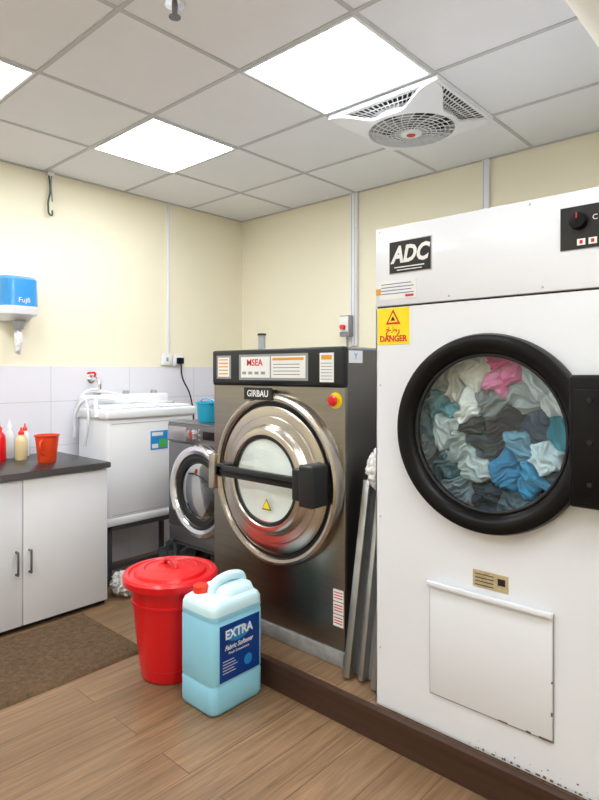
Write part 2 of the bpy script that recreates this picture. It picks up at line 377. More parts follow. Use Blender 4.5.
# ------------------------------------------------------------------ twin-tub washer on stand
g = group("twin_tub_washing_machine", (-3.68, 2.32, 0.395))
tx0, tx1, ty0, ty1 = -3.885, -3.47, 1.967, 2.68
box("cabinet_body", tx0+0.01, tx1-0.006, ty0+0.008, ty1-0.008, 0.41, 1.09, M['white'], g, 0.022, 3)
box("base_skirt", tx0, tx1, ty0, ty1, 0.386, 0.44, M['white'], g, 0.012)
box("top_deck", tx0-0.004, tx1+0.006, ty0-0.006, ty1+0.006, 1.085, 1.15, M['white'], g, 0.016, 3)
box("wash_lid", tx0+0.11, tx1-0.015, ty0+0.03, ty0+0.42, 1.148, 1.172, M['white'], g, 0.01, 3)
box("spin_lid", tx0+0.11, tx1-0.015, ty0+0.44, ty1-0.03, 1.148, 1.168, M['white'], g, 0.01, 3)
box("control_fascia", tx0, tx0+0.10, ty0+0.01, ty1-0.01, 1.14, 1.24, M['white'], g, 0.018, 3)
for i, yy in enumerate((ty0+0.13, ty0+0.36, ty0+0.6)):
    lathe("timer_knob_%d" % i, [(0.026, 0), (0.024, 0.025), (0, 0.027)], (tx0+0.05, yy, 1.239), M['silverl'], g, 'Z', 24)
boxes("pressed_seams", [(tx1-0.0065, tx1-0.0045, ty0+0.04, ty1-0.04, 0.455, 0.458), (tx1-0.0065, tx1-0.0045, ty0+0.04, ty1-0.04, 1.055, 1.058)], M['grey'], g)
box("sticker", tx1-0.006, tx1-0.0035, 2.30, 2.44, 0.86, 0.99, M['label2'], g)
boxes("sticker_print", [(tx1-0.0035, tx1-0.0025, 2.31, 2.40, 0.955, 0.98), (tx1-0.0035, tx1-0.0025, 2.31, 2.36, 0.87, 0.90)], M['paper'], g)
boxes("sticker_green", [(tx1-0.0035, tx1-0.0025, 2.37, 2.43, 0.87, 0.93)], mat("green_ink", (0.1, 0.5, 0.1)), g)
tube("drain_hose", [(-3.86, 1.94, 0.95), (-3.82, 1.93, 1.10), (-3.75, 1.95, 1.20), (-3.62, 2.02, 1.225), (-3.55, 2.14, 1.20), (-3.62, 2.27, 1.195), (-3.74, 2.2, 1.20), (-3.74, 2.05, 1.21), (-3.64, 1.98, 1.20), (-3.56, 1.945, 1.10)], 0.013, M['white'], g)
tube("inlet_hose", [(XL+0.135, 2.087, 1.285), (-3.80, 1.99, 1.26), (-3.70, 1.95, 1.19), (-3.66, 1.94, 1.08), (-3.70, 1.935, 0.9)], 0.009, M['bottleC'], g)
tube("inlet_hose_b", [(-3.86, 2.05, 1.255), (-3.72, 2.12, 1.26), (-3.60, 2.30, 1.19), (-3.55, 2.5, 1.185), (-3.62, 2.6, 1.18)], 0.008, M['bottleC'], g)

def stand(name, x0, x1, y0, y1, z, zb=0.0):
    g = group(name, ((x0+x1)/2, (y0+y1)/2, zb)); t = 0.03
    L = [(x0, x1, y0, y0+t, z-t, z), (x0, x1, y1-t, y1, z-t, z), (x0, x0+t, y0, y1, z-t, z), (x1-t, x1, y0, y1, z-t, z)]
    for a in (x0, x1-t):
        for b in (y0, y1-t): L.append((a, a+t, b, b+t, zb, z-t))
    L += [(x0, x1, y0+t*0.2, y0+t*0.8, zb+0.10, zb+0.125), (x1-t*0.8, x1-t*0.2, y0, y1, zb+0.10, zb+0.125)]
    boxes("frame_tubes", L, M['stand'], g)
    boxes("slats", [(x0+0.04+i*(x1-x0-0.1)/4, x0+0.07+i*(x1-x0-0.1)/4, y0+t, y1-t, z-0.02, z-0.001) for i in range(5)], M['stand'], g)
stand("steel_appliance_stand", -3.88, -3.48, 1.98, 2.67, 0.385)
stand("steel_appliance_stand", -3.07, -2.46, 2.20, 2.80, 0.355)
g = group("plastic_bag", (-3.33, 2.0, 0)); cloth_blob("bag", (-3.28, 1.98, 0.07), 0.09, M['bag'], g, 5, (0.9, 0.9, 0.8), 0.4, 2.2, 5, 0.001)
g = group("cloth_heap", (-3.3, 2.5, 0)); cloth_blob("heap", (-3.28, 2.5, 0.13), 0.16, M['darkcloth'], g, 8, (1, 1.3, 0.9), 0.4, 2, 5, 0.001)
g = group("laundry_bundle", (-2.8, 2.4, 0)); cloth_blob("bundle", (-2.78, 2.45, 0.12), 0.17, mat("grey_cloth", (0.12, 0.12, 0.13), 0.9), g, 9, (1.3, 0.8, 0.8), 0.4, 2.4, 5, 0.001)

# ------------------------------------------------------------------ front-load domestic washer
g = group("front_load_washing_machine", (-2.765, 2.47, 0.355))
lx0, lx1, ly, lz0, lz1 = -3.08, -2.45, 2.17, 0.357, 1.09
box("cabinet", lx0, lx1, ly+0.012, ly+0.6, lz0, lz1-0.012, M['silver'], g, 0.008)
box("front_panel", lx0, lx1, ly, ly+0.014, lz0+0.09, 0.965, M['silver'], g, 0.006)
box("control_fascia", lx0, lx1, ly-0.006, ly+0.014, 0.968, lz1-0.01, M['silver'], g, 0.006)
box("top_plate", lx0-0.002, lx1+0.002, ly-0.002, ly+0.6, lz1-0.012, lz1, M['silver'], g, 0.005)
box("kick_panel", lx0+0.004, lx1-0.004, ly+0.004, ly+0.014, lz0, lz0+0.085, M['silver'], g, 0.003)
box("detergent_drawer", lx0+0.012, lx0+0.19, ly-0.010, ly-0.005, 0.982, 1.065, M['silverl'], g, 0.004)
lathe("program_dial", [(0.036, 0), (0.034, 0.022), (0, 0.024)], (-2.83, ly-0.006, 1.022), M['chrome'], g, '-Y', 32)
for k in range(3): lathe("option_key_%d" % k, [(0.010, 0), (0.009, 0.005), (0, 0.006)], (-2.76, ly-0.006, 0.995+0.028*k), M['chrome'], g, '-Y', 16)
box("display", -2.73, -2.56, ly-0.009, ly-0.005, 1.0, 1.05, M['black'], g, 0.002)
dcx, dcz = -2.73, 0.70
lathe("door_chrome_ring", [(0.275, 0), (0.275, 0.03), (0.265, 0.05), (0.242, 0.056), (0.222, 0.048), (0.213, 0.03)], (dcx, ly, dcz), M['chrome'], g, '-Y')
lathe("door_inner_bezel", [(0.215, 0.034), (0.198, 0.046), (0.170, 0.040), (0.165, 0.025)], (dcx, ly, dcz), M['dgrey'], g, '-Y')
lathe("door_glass", [(0.168, 0.03), (0.14, 0.045), (0.08, 0.056), (0, 0.06)], (dcx, ly, dcz), M['glassl'], g, '-Y')
lathe("drum_back", [(0.17, 0.002), (0.12, 0.004), (0, 0.006)], (dcx, ly, dcz), M['drum'], g, '-Y')
cloth_blob("washed_fabric", (dcx, ly-0.012, dcz-0.05), 0.11, M['grey'], g, 14, (1.1, 0.16, 0.8), 0.4)
box("door_handle", dcx+0.19, dcx+0.245, ly-0.07, ly-0.04, dcz-0.05, dcz+0.05, M['chrome'], g, 0.01)
g = group("cyan_plastic_tub", (-2.85, 2.30, 1.09))
lathe("tub", [(0, 0), (0.055, 0), (0.06, 0.006), (0.072, 0.11), (0.079, 0.115), (0.079, 0.125), (0.070, 0.125), (0.057, 0.01), (0, 0.01)], (-2.85, 2.30, 1.0905), M['cyan'], g, seg=40)
tube("tub_handle", [(-2.925, 2.30, 1.205), (-2.90, 2.29, 1.225), (-2.85, 2.285, 1.235), (-2.80, 2.29, 1.225), (-2.775, 2.30, 1.205)], 0.004, M['cyan'], g)
g = group("scrubbing_brush", (-2.98, 2.5, 1.09))
tube("brush_handle", [(-2.98, 2.50, 1.10), (-2.985, 2.56, 1.28)], 0.01, M['bottleY'], g)
box("brush_head", -3.01, -2.95, 2.46, 2.54, 1.0905, 1.125, M['red2'], g, 0.008)

# ------------------------------------------------------------------ industrial washer extractor
WX0, WX1, WY, WT = -2.429, -1.549, 2.0, 1.512
g = group("industrial_washer_extractor", (-1.99, 2.5, PLAT))
box("plinth", WX0, WX1, WY-0.012, 2.98, PLAT, 0.185, M['conc'], g, 0.004)
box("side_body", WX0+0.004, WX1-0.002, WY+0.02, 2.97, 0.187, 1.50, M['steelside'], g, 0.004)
box("front_panel", WX0, WX1, WY, WY+0.022, 0.187, 1.335, M['steel'], g, 0.006, 3)
box("control_fascia", WX0, WX1, WY-0.012, WY+0.03, 1.34, WT, M['dgrey'], g, 0.010, 3)
box("fascia_trim", WX0, WX1, WY-0.004, WY+0.005, 1.333, 1.341, M['black'], g)
box("top_cap", WX0, WX1, WY+0.028, 2.975, 1.498, WT-0.002, M['grey'], g, 0.003)
fy = WY-0.012
def lab(name, x0, x1, z0, z1, m, y=fy, t=0.002, p=None): return box(name, x0, x1, y-t, y+0.0005, z0, z1, m, p or g)
boxes("fascia_inset_frame", [(-2.215, -1.75, fy-0.0012, fy+0.0005, 1.360, 1.487), (-2.39, -2.278, fy-0.0012, fy+0.0005, 1.365, 1.485)], M['grey'], g)
lab("instruction_label_1", -2.378, -2.29, 1.375, 1.475, M['paper'])
boxes("label_print_1", [(-2.37, -2.30, fy-0.003, fy-0.0015, 1.46-0.018*i, 1.466-0.018*i) for i in range(5)], M['orange'], g)
lab("display_panel_1", -2.20, -1.995, 1.372, 1.475, M['paper'])
text("display_red", "MSEA", (-2.10, fy-0.0028, 1.445), '-Y', 0.045, M['inkred'], g, 1.05, 0.0008)
boxes("display_keys", [(-2.19+0.045*i, -2.162+0.045*i, fy-0.003, fy-0.0015, 1.388, 1.402) for i in range(4)], M['grey'], g)
lab("display_panel_2", -1.985, -1.765, 1.372, 1.475, M['paper'])
boxes("display_orange", [(-1.975, -1.775, fy-0.003, fy-0.0015, 1.455, 1.468)], M['orange'], g)
boxes("display_text", [(-1.97, -1.80, fy-0.003, fy-0.0015, 1.435-0.016*i, 1.4375-0.016*i) for i in range(4)], M['ink'], g)
lab("instruction_label_2", -1.680, -1.60, 1.355, 1.485, M['paper'])
boxes("label_print_2a", [(-1.67, -1.61, fy-0.003, fy-0.0015, 1.455, 1.475)], M['orange'], g)
boxes("label_print_2b", [(-1.672, -1.608, fy-0.003, fy-0.0015, 1.437-0.014*i, 1.440-0.014*i) for i in range(6)], M['grey'], g)
lab("badge", -2.125, -1.935, 1.266, 1.325, M['ink'], WY-0.055, 0.006)
box("badge_bracket", -2.10, -1.96, WY-0.055, WY, 1.275, 1.315, M['dgrey'], g)
text("badge_text", "GIRBAU", (-2.03, WY-0.0618, 1.2955), '-Y', 0.044, M['paper'], g, 0.95, 0.0008)
lathe("estop_ring", [(0, 0.006), (0.034, 0.006), (0.036, 0)], (-1.600, WY, 1.275), M['yellow'], g, '-Y', 32)
lathe("estop_button", [(0, 0.034), (0.020, 0.032), (0.025, 0.024), (0.022, 0.016), (0.012, 0.014), (0.012, 0.005)], (-1.600, WY, 1.275), M['red'], g, '-Y', 32)
for i, z0 in enumerate([0.40, 0.345, 0.29]):
    lab("warning_sticker_%d" % i, -1.612, -1.556, z0, z0+0.05, M['paper'], WY)
    boxes("warning_print_%d" % i, [(-1.607, -1.561, WY-0.003, WY-0.0015, z0+0.036-0.012*k, z0+0.040-0.012*k) for k in range(3)], M['inkred'], g)
box("side_label", WX1-0.003, WX1-0.0005, 2.03, 2.13, 1.44, 1.495, M['paper'], g)
text("side_logo", "Y", (WX1, 2.08, 1.468), '+X', 0.04, M['label2'], g)
wc = (-1.952, WY, 0.893)
lathe("door_rim", [(0.405, 0), (0.405, 0.035), (0.398, 0.05), (0.385, 0.056), (0.372, 0.052), (0.365, 0.040)], wc, M['polish'], g, '-Y', 96)
lathe("door_gasket_groove", [(0.367, 0.042), (0.362, 0.034), (0.352, 0.034), (0.348, 0.042)], wc, M['dgrey'], g, '-Y', 96)
lathe("door_disc", [(0.350, 0.036), (0.346, 0.048), (0.335, 0.054), (0.300, 0.056), (0.295, 0.060), (0.262, 0.064), (0.256, 0.072), (0.245, 0.092), (0.236, 0.098), (0.215, 0.100), (0.209, 0.094)], wc, M['polish'], g, '-Y', 96, 30)
lathe("window_seal", [(0.211, 0.090), (0.205, 0.098), (0.196, 0.096), (0.192, 0.082)], wc, M['dgrey'], g, '-Y', 96)
lathe("window_glass", [(0.194, 0.092), (0.15, 0.096), (0.07, 0.0985), (0, 0.099)], wc, M['glassw'], g, '-Y', 64)
bm = bmesh.new(); rings = []
for k in range(14):
    r = 0.193*k/13; row = []
    for i in range(64):
        a = 2*math.pi*i/64; x, z = r*math.cos(a), r*math.sin(a)
        h = 0.082+0.007*noise.noise(Vector((x*9, z*9, 2)))+0.002*noise.noise(Vector((x*40, z*40, 5)))
        row.append(bm.verts.new((wc[0]+x, WY-h, wc[2]+z)))
    rings.append(row)
for a, b in zip(rings, rings[1:]):
    for i in range(64):
        bm.faces.new((a[i], a[(i+1) % 64], b[(i+1) % 64], b[i]))
bmesh.ops.remove_doubles(bm, verts=bm.verts, dist=1e-6)
from_bm("suds_and_linen", bm, M['foam'], g, 180)
box("lock_bar", -2.235, -1.66, WY-0.150, WY-0.125, 0.892, 0.945, M['dgrey'], g, 0.007)
box("lock_bar_rib", -2.20, -1.70, WY-0.156, WY-0.149, 0.912, 0.925, M['black'], g, 0.002)
box("handle_block", -1.675, -1.590, WY-0.165, WY-0.06, 0.825, 1.005, M['dgrey'], g, 0.012, 3)
box("handle_grip", -1.72, -1.668, WY-0.158, WY-0.118, 0.845, 0.985, M['dgrey'], g, 0.010, 3)
box("bar_foot_left", -2.245, -2.185, WY-0.150, WY-0.050, 0.888, 0.950, M['dgrey'], g, 0.008)
box("hinge_block", -2.385, -2.335, WY-0.075, WY-0.03, 0.80, 0.98, M['polish'], g, 0.008)
def tri(name, cx, cz, s, y, m, p):
    bm = bmesh.new(); pts = [(-s, -s*0.8), (s, -s*0.8), (0, s*0.95)]
    a = [bm.verts.new((cx+x, y, cz+z)) for x, z in pts]; b = [bm.verts.new((cx+x, y+0.001, cz+z)) for x, z in pts]
    bm.faces.new(a); bm.faces.new(b[::-1])
    for i in range(3): bm.faces.new((a[i], a[(i+1) % 3], b[(i+1) % 3], b[i]))
    return from_bm(name, bm, m, p)
tri("caution_triangle_border", -1.93, 0.785, 0.030, WY-0.0995, M['ink'], g)
tri("caution_triangle", -1.93, 0.785, 0.024, WY-0.1005, M['yellow'], g)
tube("steam_vent_pipe", [(-2.30, 2.23, 1.50), (-2.30, 2.23, 1.60)], 0.02, M['grey'], g)
lathe("vent_cap", [(0.0, 0.012), (0.024, 0.01), (0.024, 0)], (-2.30, 2.23, 1.60), M['dgrey'], g, 'Z', 24)

# ------------------------------------------------------------------ folded metal table between machines
g = group("folded_metal_table", (-1.44, 2.0, PLAT))
def bar(name, p0, p1, wx, wy, m, parent):
    p0, p1 = Vector(p0), Vector(p1); d = (p1-p0); L = d.length; zq = d.normalized()
    xq = Vector((1, 0, 0)); xq = (xq-zq*xq.dot(zq)).normalized(); yq = zq.cross(xq)
    bm = bmesh.new(); bm_box(bm, -wx/2, wx/2, -wy/2, wy/2, 0, L)
    bmesh.ops.bevel(bm, geom=bm.edges[:], offset=min(wx, wy)*0.12, segments=2, affect='EDGES', profile=0.5)
    Mx = Matrix((( xq.x, yq.x, zq.x, p0.x), (xq.y, yq.y, zq.y, p0.y), (xq.z, yq.z, zq.z, p0.z), (0, 0, 0, 1)))
    bmesh.ops.transform(bm, matrix=Mx, verts=bm.verts)
    return from_bm(name, bm, m, parent, 40)
bar("front_edge_rail", (-1.485, 1.945, 0.128), (-1.480, 2.085, 0.93), 0.034, 0.05, M['alu'], g)
bar("centre_rail", (-1.425, 1.965, 0.128), (-1.425, 2.105, 0.93), 0.022, 0.05, M['alu'], g)
bar("far_edge_rail", (-1.345, 1.945, 0.128), (-1.345, 2.085, 0.95), 0.034, 0.05, M['alu'], g)
bar("sheet_panel", (-1.415, 1.985, 0.128), (-1.415, 2.125, 0.92), 0.15, 0.006, M['grey'], g)
bar("second_leaf", (-1.415, 2.035, 0.128), (-1.415, 2.175, 1.0), 0.15, 0.02, M['alu'], g)
cloth_blob("draped_rag", (-1.43, 2.09, 0.985), 0.065, M['paper'], g, 21, (0.75, 0.7, 1.25), 0.4)

# ------------------------------------------------------------------ industrial tumble dryer
DX0, DX1, DY, DT = -1.288, -0.30, 1.858, 1.945
g = group("industrial_tumble_dryer", (-0.8, 2.5, PLAT))
dc = (-0.838, 1.198); hr = 0.27
plate_hole("front_panel", DX0, DX1, PLAT+0.012, 1.642, dc[0], dc[1], hr, DY, M['enamel'], g)
boxes("cabinet_shell", [(DX0, DX0+0.004, DY, 3.0, PLAT+0.012, 1.642), (DX1-0.004, DX1, DY, 3.0, PLAT+0.012, 1.642), (DX0, DX1, 2.996, 3.0, PLAT+0.012, 1.945), (DX0, DX1, DY, 3.0, PLAT+0.008, PLAT+0.014)], M['enamel'], g)
box("header_panel", DX0, DX1, DY-0.003, 3.0, 1.648, DT, M['enamel'], g, 0.006)
box("header_gap", DX0+0.004, DX1-0.004, DY+0.004, 2.99, 1.638, 1.652, M['dgrey'], g)
box("bottom_frame", DX0+0.01, DX1-0.01, DY+0.012, 2.98, PLAT, PLAT+0.012, M['rust'], g)
lathe("drum_shell", [(hr, 0.0), (hr, -0.014), (0.38, -0.018), (0.38, -0.75), (0, -0.75)], (dc[0], DY, dc[1]), M['drum'], g, '-Y', 64)
for k in range(4):
    a = k*math.pi/2+0.5
    box("drum_rib_%d" % k, dc[0]+0.35*math.cos(a)-0.02, dc[0]+0.35*math.cos(a)+0.02, DY+0.18, DY+0.7, dc[1]+0.35*math.sin(a)-0.02, dc[1]+0.35*math.sin(a)+0.02, M['drum'], g, 0.008)
dl = (dc[0], DY, dc[1])
lathe("door_frame", [(0.328, 0.0), (0.330, 0.03), (0.324, 0.048), (0.306, 0.055), (0.286, 0.052), (0.272, 0.040), (0.264, 0.024), (0.258, 0.012), (0.258, 0.0), (0.275, -0.005)], dl, M['black'], g, '-Y', 96, 50)
lathe("door_glass", [(0.262, 0.018), (0.2, 0.024), (0.1, 0.027), (0, 0.028)], dl, M['glassd'], g, '-Y', 64)
torus("glass_gasket", 0.259, 0.006, (dc[0], DY-0.022, dc[1]), M['blackm'], g, '-Y')
box("hinge_block", -0.560, -0.41, DY-0.085, DY+0.0, 1.010, 1.392, M['black'], g, 0.012, 3)
box("hinge_recess", -0.545, -0.43, DY-0.089, DY-0.083, 1.05, 1.35, M['black'], g, 0.002)
for zz in (1.08, 1.20, 1.32): lathe("hinge_bolt_%d" % int(zz*100), [(0, 0.006), (0.007, 0.005), (0.008, 0)], (-0.50, DY-0.089, zz), M['dgrey'], g, '-Y', 16)

# laundry pile: folded fabric surface, one patch of cloth per seed
seeds = [
 (-0.16, 0.16, 0.040, 60, (0.72, 0.70, 0.65)), (-0.08, 0.19, 0.035, 100, (0.85, 0.83, 0.78)), (-0.01, 0.225, 0.022, 20, (0.90, 0.09, 0.36)), (0.045, 0.175, 0.022, 35, (0.95, 0.25, 0.52)), (0.00, 0.165, 0.024, 20, (0.93, 0.30, 0.56)),
 (0.14, 0.18, 0.035, 130, (0.74, 0.82, 0.90)), (0.20, 0.11, 0.040, 110, (0.84, 0.89, 0.94)), (-0.22, 0.09, 0.055, 75, (0.12, 0.34, 0.40)), (-0.12, 0.09, 0.030, 40, (0.82, 0.84, 0.82)),
 (-0.03, 0.10, 0.045, 20, (0.24, 0.27, 0.29)), (0.07, 0.09, 0.050, 15, (0.42, 0.47, 0.50)), (-0.09, 0.02, 0.030, 10, (0.035, 0.045, 0.055)), (0.02, 0.03, 0.035, 165, (0.03, 0.035, 0.05)),
 (-0.21, 0.00, 0.050, 90, (0.55, 0.62, 0.63)), (0.11, 0.02, 0.060, 150, (0.06, 0.10, 0.16)), (0.20, 0.01, 0.040, 100, (0.03, 0.32, 0.44)), (-0.15, -0.06, 0.045, 30, (0.46, 0.53, 0.54)),
 (-0.05, -0.06, 0.055, 5, (0.05, 0.08, 0.10)), (0.06, -0.05, 0.035, 170, (0.16, 0.36, 0.50)), (0.15, -0.07, 0.035, 120, (0.70, 0.84, 0.94)), (-0.20, -0.14, 0.060, 55, (0.07, 0.16, 0.20)),
 (-0.09, -0.14, 0.040, 160, (0.50, 0.58, 0.60)), (0.02, -0.14, 0.040, 20, (0.03, 0.24, 0.48)), (0.11, -0.17, 0.050, 135, (0.05, 0.34, 0.60)), (0.21, -0.12, 0.060, 95, (0.05, 0.11, 0.16)),
 (-0.05, -0.22, 0.055, 10, (0.03, 0.06, 0.09)), (0.05, -0.24, 0.050, 170, (0.10, 0.16, 0.20)), (-0.14, -0.22, 0.055, 35, (0.26, 0.34, 0.38)), (-0.29, 0.04, 0.07, 80, (0.10, 0.22, 0.26)), (0.29, 0.05, 0.07, 95, (0.10, 0.22, 0.26)),
 (-0.24, 0.19, 0.07, 50, (0.50, 0.56, 0.56)), (0.24, 0.20, 0.07, 130, (0.30, 0.40, 0.46)), (0.0, 0.31, 0.06, 5, (0.60, 0.10, 0.28)), (-0.30, -0.12, 0.07, 70, (0.20, 0.26, 0.28)), (0.30, -0.1, 0.07, 100, (0.30, 0.50, 0.60)), (0.16, -0.26, 0.07, 140, (0.05, 0.12, 0.18))]
N = 300; RAD = 0.345
bm = bmesh.new(); G = {}; V = {}
for i in range(N+1):
    for j in range(N+1):
        x = -RAD+2*RAD*i/N; z = -RAD+2*RAD*j/N
        if x*x+z*z > RAD*RAD: continue
        wx = x+0.045*noise.noise(Vector((x*8, z*8, 1.0)))+0.022*noise.noise(Vector((x*24, z*24, 4.0)))
        wz = z+0.045*noise.noise(Vector((x*8, z*8, 7.0)))+0.022*noise.noise(Vector((x*24, z*24, 9.0)))
        ds_ = sorted(((wx-s[0])**2+(wz-s[1])**2, k) for k, s in enumerate(seeds))
        k = ds_[0][1]; s = seeds[k]; a = math.radians(s[3])
        u = (wx*math.cos(a)+wz*math.sin(a)); w_ = (-wx*math.sin(a)+wz*math.cos(a))
        e = math.sqrt(ds_[1][0])-math.sqrt(ds_[0][0])
        tuck = 0.014*math.exp(-e*70)
        f1 = abs(noise.noise(Vector((u*8, w_*36, k*3.7))))
        f2 = abs(noise.noise(Vector((u*20, w_*80, k*5.1))))
        y = DY+0.018+s[2]*0.8+0.045*f1+0.018*f2+tuck+0.12*(x*x+z*z)
        V[(i, j)] = bm.verts.new((dc[0]+x, y, dc[1]+z)); G[(i, j)] = k
for (i, j) in list(V):
    q = [(i, j), (i+1, j), (i+1, j+1), (i, j+1)]
    if all(t in V for t in q):
        f = bm.faces.new([V[t] for t in q]); f.material_index = G[(i, j)]
me = D.meshes.new("laundry_pile"); bmesh.ops.recalc_face_normals(bm, faces=bm.faces); bm.to_mesh(me); bm.free()
for k, s in enumerate(seeds): me.materials.append(mat("garment_cloth_%d" % (k+1), s[4], 0.85, noise_amt=0.12, noise_scale=60))
link("laundry_pile", me, None, g, 180)

def dlab(name, x0, x1, z0, z1, m, y=DY, t=0.002): return box(name, x0, x1, y-t, y+0.0005, z0, z1, m, g)
hy = DY-0.003
dlab("maker_badge", -1.222, -1.050, 1.768, 1.884, M['ink'], hy, 0.004)
dlab("maker_badge_border", -1.226, -1.046, 1.764, 1.888, M['silverl'], hy, 0.002)
text("maker_text", "ADC", (-1.137, hy-0.0045, 1.832), '-Y', 0.084, M['paper'], g, 0.85, 0.0032, shear=0.25)
boxes("maker_strapline", [(-1.20, -1.075, hy-0.005, hy-0.0035, 1.786, 1.790), (-1.19, -1.085, hy-0.005, hy-0.0035, 1.776, 1.779)], M['paper'], g)
dlab("notice_label", -1.268, -1.110, 1.672, 1.742, M['paper'], hy)
boxes("notice_print", [(-1.26, -1.13+0.01*(i % 2), hy-0.003, hy-0.0015, 1.728-0.012*i, 1.7305-0.012*i) for i in range(4)], M['label'], g)
boxes("notice_print_red", [(-1.155, -1.12, hy-0.003, hy-0.0015, 1.678, 1.686)], M['inkred'], g)
box("notice_tape", -1.284, -1.262, hy-0.003, hy, 1.692, 1.715, M['orange'], g)
dlab("danger_sign", -1.279, -1.140, 1.503, 1.640, M['yellow'])
text("danger_text", "DANGER", (-1.2095, DY-0.0028, 1.524), '-Y', 0.031, M['inkred'], g, 0.95, 0.0010)
text("danger_local_text", "خطر", (-1.2095, DY-0.0028, 1.557), '-Y', 0.034, M['inkred'], g, 1.0, 0.0008)
tri("danger_triangle", -1.2095, 1.604, 0.032, DY-0.0030, M['inkred'], g)
tri("danger_triangle_inner", -1.2095, 1.603, 0.021, DY-0.0036, M['yellow'], g)
tri("danger_flame", -1.2095, 1.600, 0.010, DY-0.0044, M['ink'], g)
dlab("control_panel", -0.606, -0.355, 1.768, 1.896, M['ink'], hy, 0.004)
lathe("heat_knob", [(0.026, 0), (0.023, 0.022), (0, 0.024)], (-0.553, hy-0.004, 1.850), M['black'], g, '-Y', 32)
boxes("knob_pointer", [(-0.5545, -0.5515, hy-0.0295, hy-0.027, 1.855, 1.872)], M['inkred'], g)
lathe("timer_knob", [(0.026, 0), (0.023, 0.022), (0, 0.024)], (-0.430, hy-0.004, 1.850), M['black'], g, '-Y', 32)
text("control_text", "C", (-0.508, hy-0.0045, 1.855), '-Y', 0.022, M['paper'], g)
boxes("control_icons", [(-0.558+0.032*i, -0.535+0.032*i, hy-0.005, hy-0.0035, 1.778, 1.797) for i in range(5)], M['paper'], g)
boxes("control_icons_red", [(-0.551+0.032*i, -0.542+0.032*i, hy-0.0056, hy-0.0045, 1.782, 1.793) for i in range(5)], M['inkred'], g)
box("lint_flap_shadow_gap", -1.056, -0.626, DY-0.002, DY+0.001, 0.256, 0.655, M['grey'], g)
box("lint_flap", -1.052, -0.630, DY-0.008, DY-0.001, 0.262, 0.650, M['enamel'], g, 0.002)
box("lint_flap_lip", -1.056, -0.626, DY-0.026, DY-0.006, 0.645, 0.662, M['enamel'], g, 0.004)
boxes("chipped_edge", [(-0.80, -0.77, DY-0.0085, DY-0.0045, 0.260, 0.265), (-0.71, -0.695, DY-0.0085, DY-0.0045, 0.260, 0.267), (-0.67, -0.63, DY-0.0085, DY-0.0045, 0.2595, 0.266), (-0.634, -0.6295, DY-0.0085, DY-0.003, 0.34, 0.352), (-0.633, -0.6295, DY-0.0085, DY-0.003, 0.44, 0.447)], M['rust'], g)
dlab("rating_plate", -0.892, -0.770, 0.678, 0.735, M['gold'])
boxes("rating_print", [(-0.884, -0.82, DY-0.003, DY-0.0015, 0.722-0.012*i, 0.7245-0.012*i) for i in range(4)] + [(-0.805, -0.78, DY-0.003, DY-0.0015, 0.70, 0.722)], M['ink'], g)
bm = bmesh.new(); rr = random.Random(7)
for i in range(46):
    x = -0.90+0.0125*i+rr.uniform(-0.012, 0.012); wdt = rr.uniform(0.003, 0.018); h = rr.uniform(0.002, 0.010)
    z = PLAT+0.012 if i % 3 else PLAT+0.012+rr.uniform(0.004, 0.03)
    bm_box(bm, x, x+(wdt if i % 3 else wdt*0.4), DY-0.0006, DY+0.001, z, z+(h if i % 3 else h*0.5))
from_bm("bottom_wear", bm, M['rust'], g)
for i, (x, z) in enumerate([(-1.268, 1.35), (-1.268, 0.85), (-1.268, 0.35), (-1.27, 1.93), (-0.7, 1.93), (-0.98, 1.665), (-0.66, 1.665)]):
    lathe("screw_%d" % i, [(0, 0.002), (0.003, 0.0015), (0.004, 0)], (x, DY if z < 1.64 else hy, z), M['silverl'], g, '-Y', 12)

# ------------------------------------------------------------------ red bin with lid
bx, by = -2.286, 1.622
g = group("red_plastic_drum_bin", (bx, by, 0))
lathe("bin_body", [(0, 0.0), (0.125, 0.0), (0.133, 0.008), (0.140, 0.06), (0.143, 0.062), (0.172, 0.345), (0.178, 0.348), (0.178, 0.358), (0.174, 0.360), (0.183, 0.435), (0.194, 0.438), (0.194, 0.455), (0.175, 0.455), (0.13, 0.02), (0, 0.02)], (bx, by, 0), M['red'], g, seg=72)
lathe("bin_lid", [(0.198, 0.430), (0.216, 0.434), (0.219, 0.462), (0.211, 0.473), (0.192, 0.475), (0.184, 0.467), (0.168, 0.467), (0.160, 0.481), (0.12, 0.492), (0.115, 0.488), (0.06, 0.496), (0.055, 0.492), (0, 0.494)], (bx, by, 0), M['red'], g, seg=72)
tube("lid_handle", [(bx-0.06, by+0.01, 0.492), (bx-0.045, by+0.008, 0.510), (bx+0.045, by-0.008, 0.510), (bx+0.06, by-0.01, 0.492)], 0.010, M['red'], g)

# ------------------------------------------------------------------ softener jug
jx0, jx1, jy0, jy1 = -2.055, -1.828, 1.500, 1.785
g = group("fabric_softener_jerrycan", ((jx0+jx1)/2, (jy0+jy1)/2, 0))
def rr_ring(bm, x0, x1, y0, y1, r, z, n=8):
    pts = []
    for (cx_, cy_, a0) in [(x1-r, y1-r, 0), (x0+r, y1-r, 90), (x0+r, y0+r, 180), (x1-r, y0+r, 270)]:
        for i in range(n+1):
            a = math.radians(a0+90*i/n); pts.append(bm.verts.new((cx_+r*math.cos(a), cy_+r*math.sin(a), z)))
    return pts
def loft(name, secs, m, parent):
    bm = bmesh.new(); R = [rr_ring(bm, *s) for s in secs]
    for a, b in zip(R, R[1:]):
        n = len(a)
        for i in range(n): bm.faces.new((a[i], a[(i+1) % n], b[(i+1) % n], b[i]))
    bm.faces.new(R[0][::-1]); bm.faces.new(R[-1])
    return from_bm(name, bm, m, parent, 50)
def sec(ins, z, r=0.035): return (jx0+ins, jx1-ins, jy0+ins, jy1-ins, r, z)
